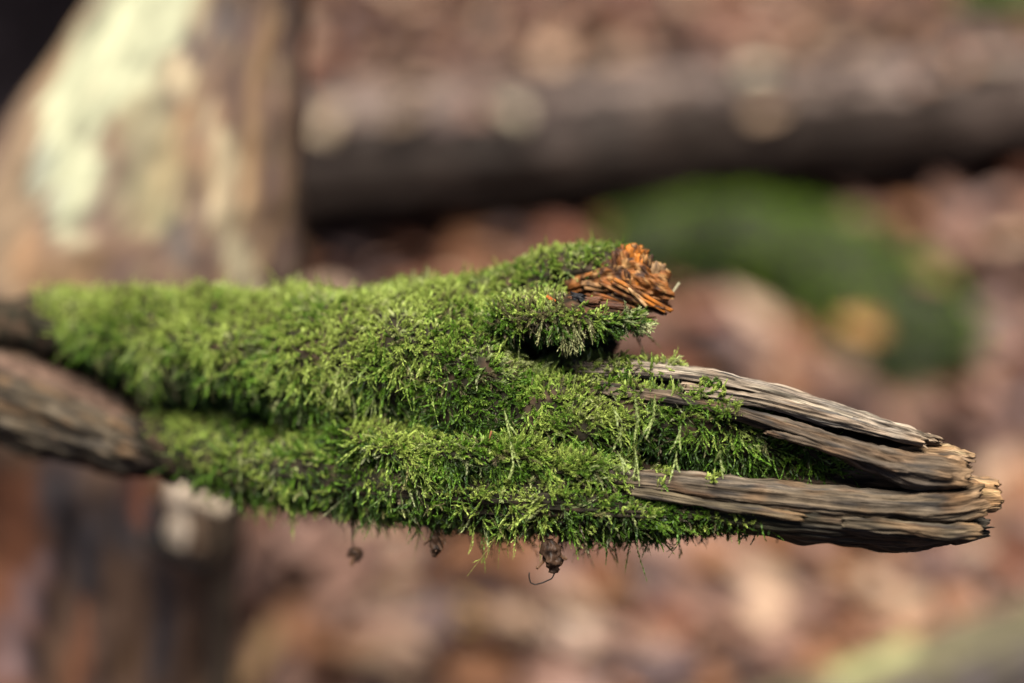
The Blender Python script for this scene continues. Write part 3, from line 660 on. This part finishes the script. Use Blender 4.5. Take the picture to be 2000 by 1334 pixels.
root = empty('mossy_root', P(1500, 560, gd(560)))
tag(root, 'arched root covered in dark green moss on the leaf litter below the log', 'root')
rr = [(1200, 495), (1350, 470), (1500, 485), (1620, 540), (1720, 605), (1800, 665), (1850, 710)]; rrad = [.030, .044, .054, .060, .062, .060, .044]
rp = [P(x, y, gd(y, h)) for (x, y), h in zip(rr, (.05, .06, .062, .055, .05, .045, .03))]
rg_ = tube(rp, rrad, step=.008, nth=60, seed=75, disp=fiber_disp(.005, 20, 60, 75, lump=.014, fl=22))
part('root_wood', rg_, (0.03, 0.03, 0.018), M_BARK, root)
def far_moss(geo, n, parent, c1, c2, L=.012, mask=None, Wd=.004, seed=0):
    s = Shoots(); r, nr = tri_sample(geo, n, mask); N = n
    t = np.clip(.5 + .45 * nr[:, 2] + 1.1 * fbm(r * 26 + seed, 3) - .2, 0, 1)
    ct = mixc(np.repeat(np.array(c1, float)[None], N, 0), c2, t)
    s.add(r, unit(nr + rng.normal(size=(N, 3)) * .6), DOWN * .3 + rng.normal(size=(N, 3)) * .2, L * (.5 + rng.random(N)), np.full(N, Wd), 8, ct * .5, ct, stem=1)
    return s.build('moss', parent)
far_moss(rg_, 5000, root, (0.03, 0.09, 0.003), (0.24, 0.40, 0.018), L=.010)

limb = empty('lichen_limb', P(1900, 1330, gd(1330)))
tag(limb, 'greenish grey fallen limb with a pale yellow-green streak on the leaves', 'fallen limb')
ll = [(1380, 1500), (1600, 1412), (1800, 1340), (2000, 1266), (2300, 1172)]
lgeo = tube([P(x, y, gd(y, .036)) for x, y in ll], [.032, .034, .034, .033, .030], step=.006, nth=70, seed=77, disp=fiber_disp(.003, 6, 110, 77, lump=.003, fl=18), jag0=.01)
def lim_col(V, F):
    px, py, d = proj(V); n1 = noise(V * 60)
    c = np.repeat(np.array((0.09, 0.075, 0.06))[None], len(V), 0)
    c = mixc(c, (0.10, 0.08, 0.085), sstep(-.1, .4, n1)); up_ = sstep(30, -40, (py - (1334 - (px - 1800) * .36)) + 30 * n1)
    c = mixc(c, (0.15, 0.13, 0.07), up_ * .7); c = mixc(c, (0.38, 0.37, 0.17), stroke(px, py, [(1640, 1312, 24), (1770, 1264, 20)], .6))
    return c
part('limb_wood', lgeo, lim_col, M_TRUNK, limb)
for j, (x0, y0, x1, y1) in enumerate([(1700, 1330, 1850, 1275), (1850, 1290, 2050, 1215)]):
    splint('bark_strip', P(x0, y0, gd(y0, .072)), P(x1, y1, gd(y1, .07)), .005, (0.17, 0.15, 0.085), M_BARK, limb, seed=120 + j, flat=.5)

dark = empty('added_dark_trunk', P(-200, 500, gd(500)))  # trunk added to fill a shadowed corner; near-black bark stands in for shade
tag(dark, 'near-black tree trunk added to darken the corner behind the pale leaning trunk', 'tree trunk')
b0 = P(-10, 480, gd(480)); db = tube([b0 + (0, 0, -.05), b0 + (.01, .02, .4), b0 + (.02, .03, .9), b0 + (.0, .05, 2.2), b0 + (-.05, .1, 4.5)], [.17, .14, .135, .13, .11], step=.03, nth=80, seed=79, disp=fiber_disp(.009, 3, 60, 79, lump=.008, fl=8))
part('bark', db, bark_col((0.022, 0.016, 0.018), (0.035, 0.026, 0.03), (0.012, 0.009, 0.009), 5), M_BARK, dark)

clump = empty('moss_clump', P(1985, 15, gd(15)))
tag(clump, 'bright green clump of moss on the leaf litter beyond the log', 'moss clump')
cb_ = P(1995, 20, gd(20)); th_ = np.linspace(0, math.pi / 2, 8)
cg = tube([cb_ + (0, 0, -.02), cb_ + (0, 0, .02), cb_ + (0, 0, .05), cb_ + (0, 0, .07)], [.10, .095, .07, .02], step=.006, nth=40, seed=81, disp=fiber_disp(.004, 30, 30, 81))
part('cushion', cg, (0.04, 0.06, 0.015), M_BARK, clump)
far_moss(cg, 2500, clump, (0.08, 0.16, 0.02), (0.20, 0.30, 0.05), L=.02, Wd=.006)

# ------------------------------------------------------------------ leaves
def leaf_geo(kind, nu=6, nv=4):
    """curled ovate leaf, 1 unit long, base at the origin; a little thickness comes from its fold"""
    V = []
    for i in range(nu + 1):
        t = i / nu; w = [0.30, 0.36, 0.26][kind] * math.sin(math.pi * min(1, t * .93 + .05)) ** .8
        if kind == 1: w *= 1 + .22 * math.sin(t * 22)
        for j in range(nv + 1):
            s = j / nv * 2 - 1
            z = .10 * abs(s) * w / .3 + [.18, -.12, .28][kind] * (t - .5) ** 2 + .05 * math.sin(t * 5 + s * 2 + kind) + (.12 * (s ** 2) * (kind == 2))
            V.append((t - .5, s * w, z))
    Q = [(i * (nv + 1) + j, (i + 1) * (nv + 1) + j, (i + 1) * (nv + 1) + j + 1, i * (nv + 1) + j + 1) for i in range(nu) for j in range(nv)]
    return np.array(V), np.array(Q)
LG = [leaf_geo(k) for k in range(3)]; LGL = [leaf_geo(k, 4, 2) for k in range(3)]
PAL = {'pinkish brown': (0.31, 0.175, 0.13), 'orange brown': (0.31, 0.145, 0.075), 'pale tan': (0.54, 0.36, 0.24), 'dark brown': (0.06, 0.03, 0.022), 'greyish purple': (0.18, 0.12, 0.115), 'rusty red': (0.25, 0.095, 0.055)}
PN = list(PAL); PW = [.36, .19, .11, .15, .13, .06]
def rotm(n):
    q = rng.normal(size=(n, 4)); return q
def euler_m(ax, ay, az):
    cx, sx, cy, sy, cz, sz = np.cos(ax), np.sin(ax), np.cos(ay), np.sin(ay), np.cos(az), np.sin(az)
    return np.stack([np.stack([cz * cy, cz * sy * sx - sz * cx, cz * sy * cx + sz * sx], -1), np.stack([sz * cy, sz * sy * sx + cz * cx, sz * sy * cx - cz * sx], -1), np.stack([-sy, cy * sx, cy * cx], -1)], -2)
def scatter(n, x0, x1, y0, y1):
    x = rng.uniform(x0, x1, n); y = rng.uniform(y0, y1, n); return x, y
# litter nobody could count
LV, LQ, LC = [], [], []; off = 0
def litter(n, x0, x1, y0, y1, zmax, smin, smax):
    global off
    x, y = scatter(n, x0, x1, y0, y1); s = rng.uniform(smin, smax, n); k = rng.integers(0, 3, n)
    R = euler_m(rng.normal(size=n) * .38, rng.normal(size=n) * .38, rng.uniform(0, 6.28, n)); z = rng.uniform(0, zmax, n) + .006
    ci = rng.choice(len(PN), n, p=PW); c = np.array([PAL[p] for p in PN])[ci] * rng.uniform(.7, 1.25, (n, 1))
    for kk in range(3):
        m = k == kk; V0, Q0 = LGL[kk]
        V = np.einsum('nij,vj->nvi', R[m], V0) * s[m][:, None, None] + np.stack([x[m], y[m], z[m]], 1)[:, None]
        V[..., 2] = np.maximum(V[..., 2], .001)
        q = Q0[None] + (off + np.arange(m.sum()) * len(V0))[:, None, None]
        LV.append(V.reshape(-1, 3)); LQ.append(q.reshape(-1, 4)); LC.append(np.repeat(c[m], len(V0), 0)); off += m.sum() * len(V0)
litter(3800, -1.1, 1.5, .45, 3.0, .022, .04, .075)
litter(2600, -1.8, 2.0, -.7, 1.2, .02, .045, .08)
litter(6500, -4, 4, -.7, 7, .015, .05, .09)
lit = link('leaf_litter', mesh_data('leaf_litter', np.concatenate(LV), faces_quad=np.concatenate(LQ), colr=np.concatenate(LC), mat=M_LEAF))
tag(lit, 'deep litter of brown dead leaves covering the forest floor', 'leaf litter', kind='stuff')
# the leaves that show largest, one by one
LM = {}
for p in PN:
    for kk in range(3):
        V0, Q0 = LG[kk]
        LM[p, kk] = mesh_data('fallen_leaf', V0, faces_quad=Q0, colr=np.repeat(np.array(PAL[p])[None], len(V0), 0), mat=M_LEAF)
def one_leaf(x, y, z, s, p, label=None, group=None, tilt=.3, kk=None):
    o = bpy.data.objects.new('fallen_leaf', LM[p, int(rng.integers(0, 3)) if kk is None else kk]); col.objects.link(o)
    o.location = (x, y, z); o.scale = (s, s, s); o.rotation_euler = (rng.normal() * tilt, rng.normal() * tilt, rng.uniform(0, 6.28))
    tag(o, label or f'dry curled {p} leaf lying in the leaf litter', 'leaf', group or f'{p} leaves scattered over the litter'); return o
cnt = 0
while cnt < 230:
    px, py = rng.uniform(-30, 2030), rng.uniform(-20, 1360)
    if 540 < py < 1000 and px < 1250: continue
    if px < 560: continue
    if stroke(np.array([px]), np.array([py]), [(1300, 460, 90), (1500, 475, 120), (1640, 550, 130), (1850, 710, 130)])[0] > 0: continue
    if py < 420 and 90 + (2000 - px) * .07 < py < 330 + (2000 - px) * .12: continue
    w = P(px, py, gd(py, .03)); p = PN[rng.choice(len(PN), p=PW)]
    one_leaf(w[0], w[1], .024 + rng.random() * .012, rng.uniform(.045, .075), p); cnt += 1
# leaves that stand out in the photograph
def special(px, py, s, colr, label, h=.035, tilt=.15, at=None):
    w = P(px, py, gd(py, h)) if at is None else at
    V0, Q0 = LG[int(rng.integers(0, 3))]
    o = bpy.data.objects.new('fallen_leaf', mesh_data('fallen_leaf', V0, faces_quad=Q0, colr=np.repeat(np.array(colr)[None], len(V0), 0), mat=M_LEAF)); col.objects.link(o)
    o.location = w; o.scale = (s, s, s); o.rotation_euler = (.4 + rng.normal() * tilt, rng.normal() * tilt, rng.uniform(0, 6.28)); tag(o, label, 'leaf', 'single leaves that stand out')
    return o
for j in range(16):
    x = 600 + j * 88 + rng.uniform(-35, 35); y = 190 - (x - 580) * .06 + rng.uniform(0, 60); w = on(x, y); p = PN[rng.choice([0, 1, 2, 4])]
    one_leaf(w[0], w[1] - .003, w[2] + .008, rng.uniform(.03, .05), p, f'dry {p} leaf resting on the dark fallen log', f'{p} leaves on the log')
for j in range(1):
    V = rg_[0]; k = rng.integers(0, len(V)); k = k if V[k][2] > .07 else int(np.argmax(V[:, 2] + rng.normal(size=len(V)) * .02)); w = V[k]; p = PN[rng.choice([0, 1, 3])]
    one_leaf(w[0], w[1], w[2] + .008, rng.uniform(.03, .05), p, f'dry {p} leaf fallen on the mossy root', f'{p} leaves on the root')
onlog = lambda x, y: on(x, y) + np.array((0, -.004, .012))
special(1490, 135, .055, (0.75, 0.68, 0.50), 'pale cream leaf lying on top of the dark fallen log', at=onlog(1490, 150))
special(630, 235, .060, (0.55, 0.42, 0.28), 'tan leaf on the fallen log beside the leaning trunk', at=onlog(640, 235))
special(1000, 220, .055, (0.55, 0.46, 0.32), 'pale tan leaf clinging to the middle of the log', at=onlog(1000, 225))
special(800, 265, .05, (0.36, 0.25, 0.17), 'small brown leaf on the log between two paler leaves', at=onlog(790, 262))
special(1920, 110, .07, (0.66, 0.50, 0.36), 'pale pinkish leaf on the far end of the log', at=onlog(1950, 128))
special(1500, 260, .045, (0.42, 0.28, 0.18), 'light brown leaf stuck on the front of the log', at=onlog(1510, 245))
special(955, 458, .060, (0.66, 0.50, 0.40), 'pale leaf on the ground in the shade under the log', h=.03)
special(1690, 655, .055, (0.55, 0.30, 0.12), 'orange leaf lying on the mossy root', at=P(1690, 650, gd(650, .11)))
special(1450, 625, .085, (0.60, 0.40, 0.28), 'broad pale leaf on the ground inside the arch of the root', h=.03)
special(905, 1205, .050, (0.50, 0.30, 0.11), 'yellow-brown leaf below the middle of the branch', h=.035)
special(1105, 1245, .050, (0.68, 0.50, 0.38), 'pale leaf on the ground below the hanging bark crumb', h=.035)
special(510, 1290, .070, (0.42, 0.26, 0.13), 'ochre leaf lying beside the foot of the leaning trunk', h=.035)
special(795, 1125, .06, (0.38, 0.12, 0.045), 'rusty orange leaf below the left part of the branch', h=.035)
special(1240, 370, .05, (0.50, 0.36, 0.27), 'light leaf under the log near the mossy root', h=.03)

# ------------------------------------------------------------------ bits hanging from and lying on the moss
def crumb(px, py, d, w, h, label, thread=None):
    o = empty('hanging_crumb', P(px, py - h / 2, d)); tag(o, label, 'bark crumb')
    s = 1 / FPX * d
    part('crumb', tube([P(px - w * .1, py - h * .55, d), P(px, py - h * .2, d), P(px + w * .1, py + h * .15, d), P(px, py + h * .5, d)], [w * .22 * s, w * .42 * s, w * .36 * s, w * .1 * s], step=.0005, nth=36, seed=int(px), disp=fiber_disp(w * .10 * s, 900, 900, px, lump=w * .20 * s, fl=520)),
         lambda V, F: mixc(np.repeat(np.array((0.07, 0.038, 0.022))[None], len(V), 0), (0.02, 0.012, 0.008), sstep(-.1, .4, noise(V * 500))), M_ROT, o)
    for q in range(5):
        a = rng.uniform(-1, 1) * w * .4; b = rng.uniform(-.5, .4) * h
        splint('flake', P(px + a, py + b, d - .0015), P(px + a * 1.8 + rng.uniform(-4, 4), py + b + rng.uniform(4, 12), d - .002), w * .09 * s, (0.12, 0.06, 0.03), M_ROT, o, seed=int(px + q), flat=.3, nth=10, jag=1.5)
    if thread:
        part('thread', tube([P(x, y, d) for x, y in thread], [.00022] * len(thread), step=.0006, nth=8, seed=1, capn=1), (0.035, 0.025, 0.02), M_ROT, o)
    return o
crumb(1076, 1088, .420, 46, 62, 'brown crumb of bark with a curled dark thread hanging below the moss', [(1082, 1100), (1083, 1120), (1078, 1130), (1060, 1138), (1045, 1142), (1036, 1138), (1033, 1125), (1034, 1118)])
crumb(850, 1066, .434, 32, 44, 'small dark crumb hanging from the underside of the moss')
crumb(692, 1084, .452, 34, 26, 'faint blurred crumb dangling on a thread below the branch', [(690, 1070), (688, 1040), (690, 1005)])
def needle(x0, y0, x1, y1, d, w, c, label, name='dry_needle'):
    o = splint(name, P(x0, y0, d), P(x1, y1, d), w / FPX * d, c, M_ROT, None, seed=int(x0), flat=.5, nth=10, amp=.1)
    tag(o, label, 'plant bit'); return o
needle(821, 656, 829, 682, .4285, 5, (0.45, 0.13, 0.03), 'orange dry bud scale on the moss of the branch')
needle(1068, 578, 1084, 590, .419, 5, (0.50, 0.14, 0.03), 'tiny orange flake on top of the mossy side stub')
needle(948, 882, 960, 842, .4165, 2.5, (0.25, 0.10, 0.04), 'thin brown needle standing in the moss')
needle(1302, 588, 1327, 552, .436, 3, (0.40, 0.36, 0.22), 'pale dry sprig sticking out of the orange broken stub')
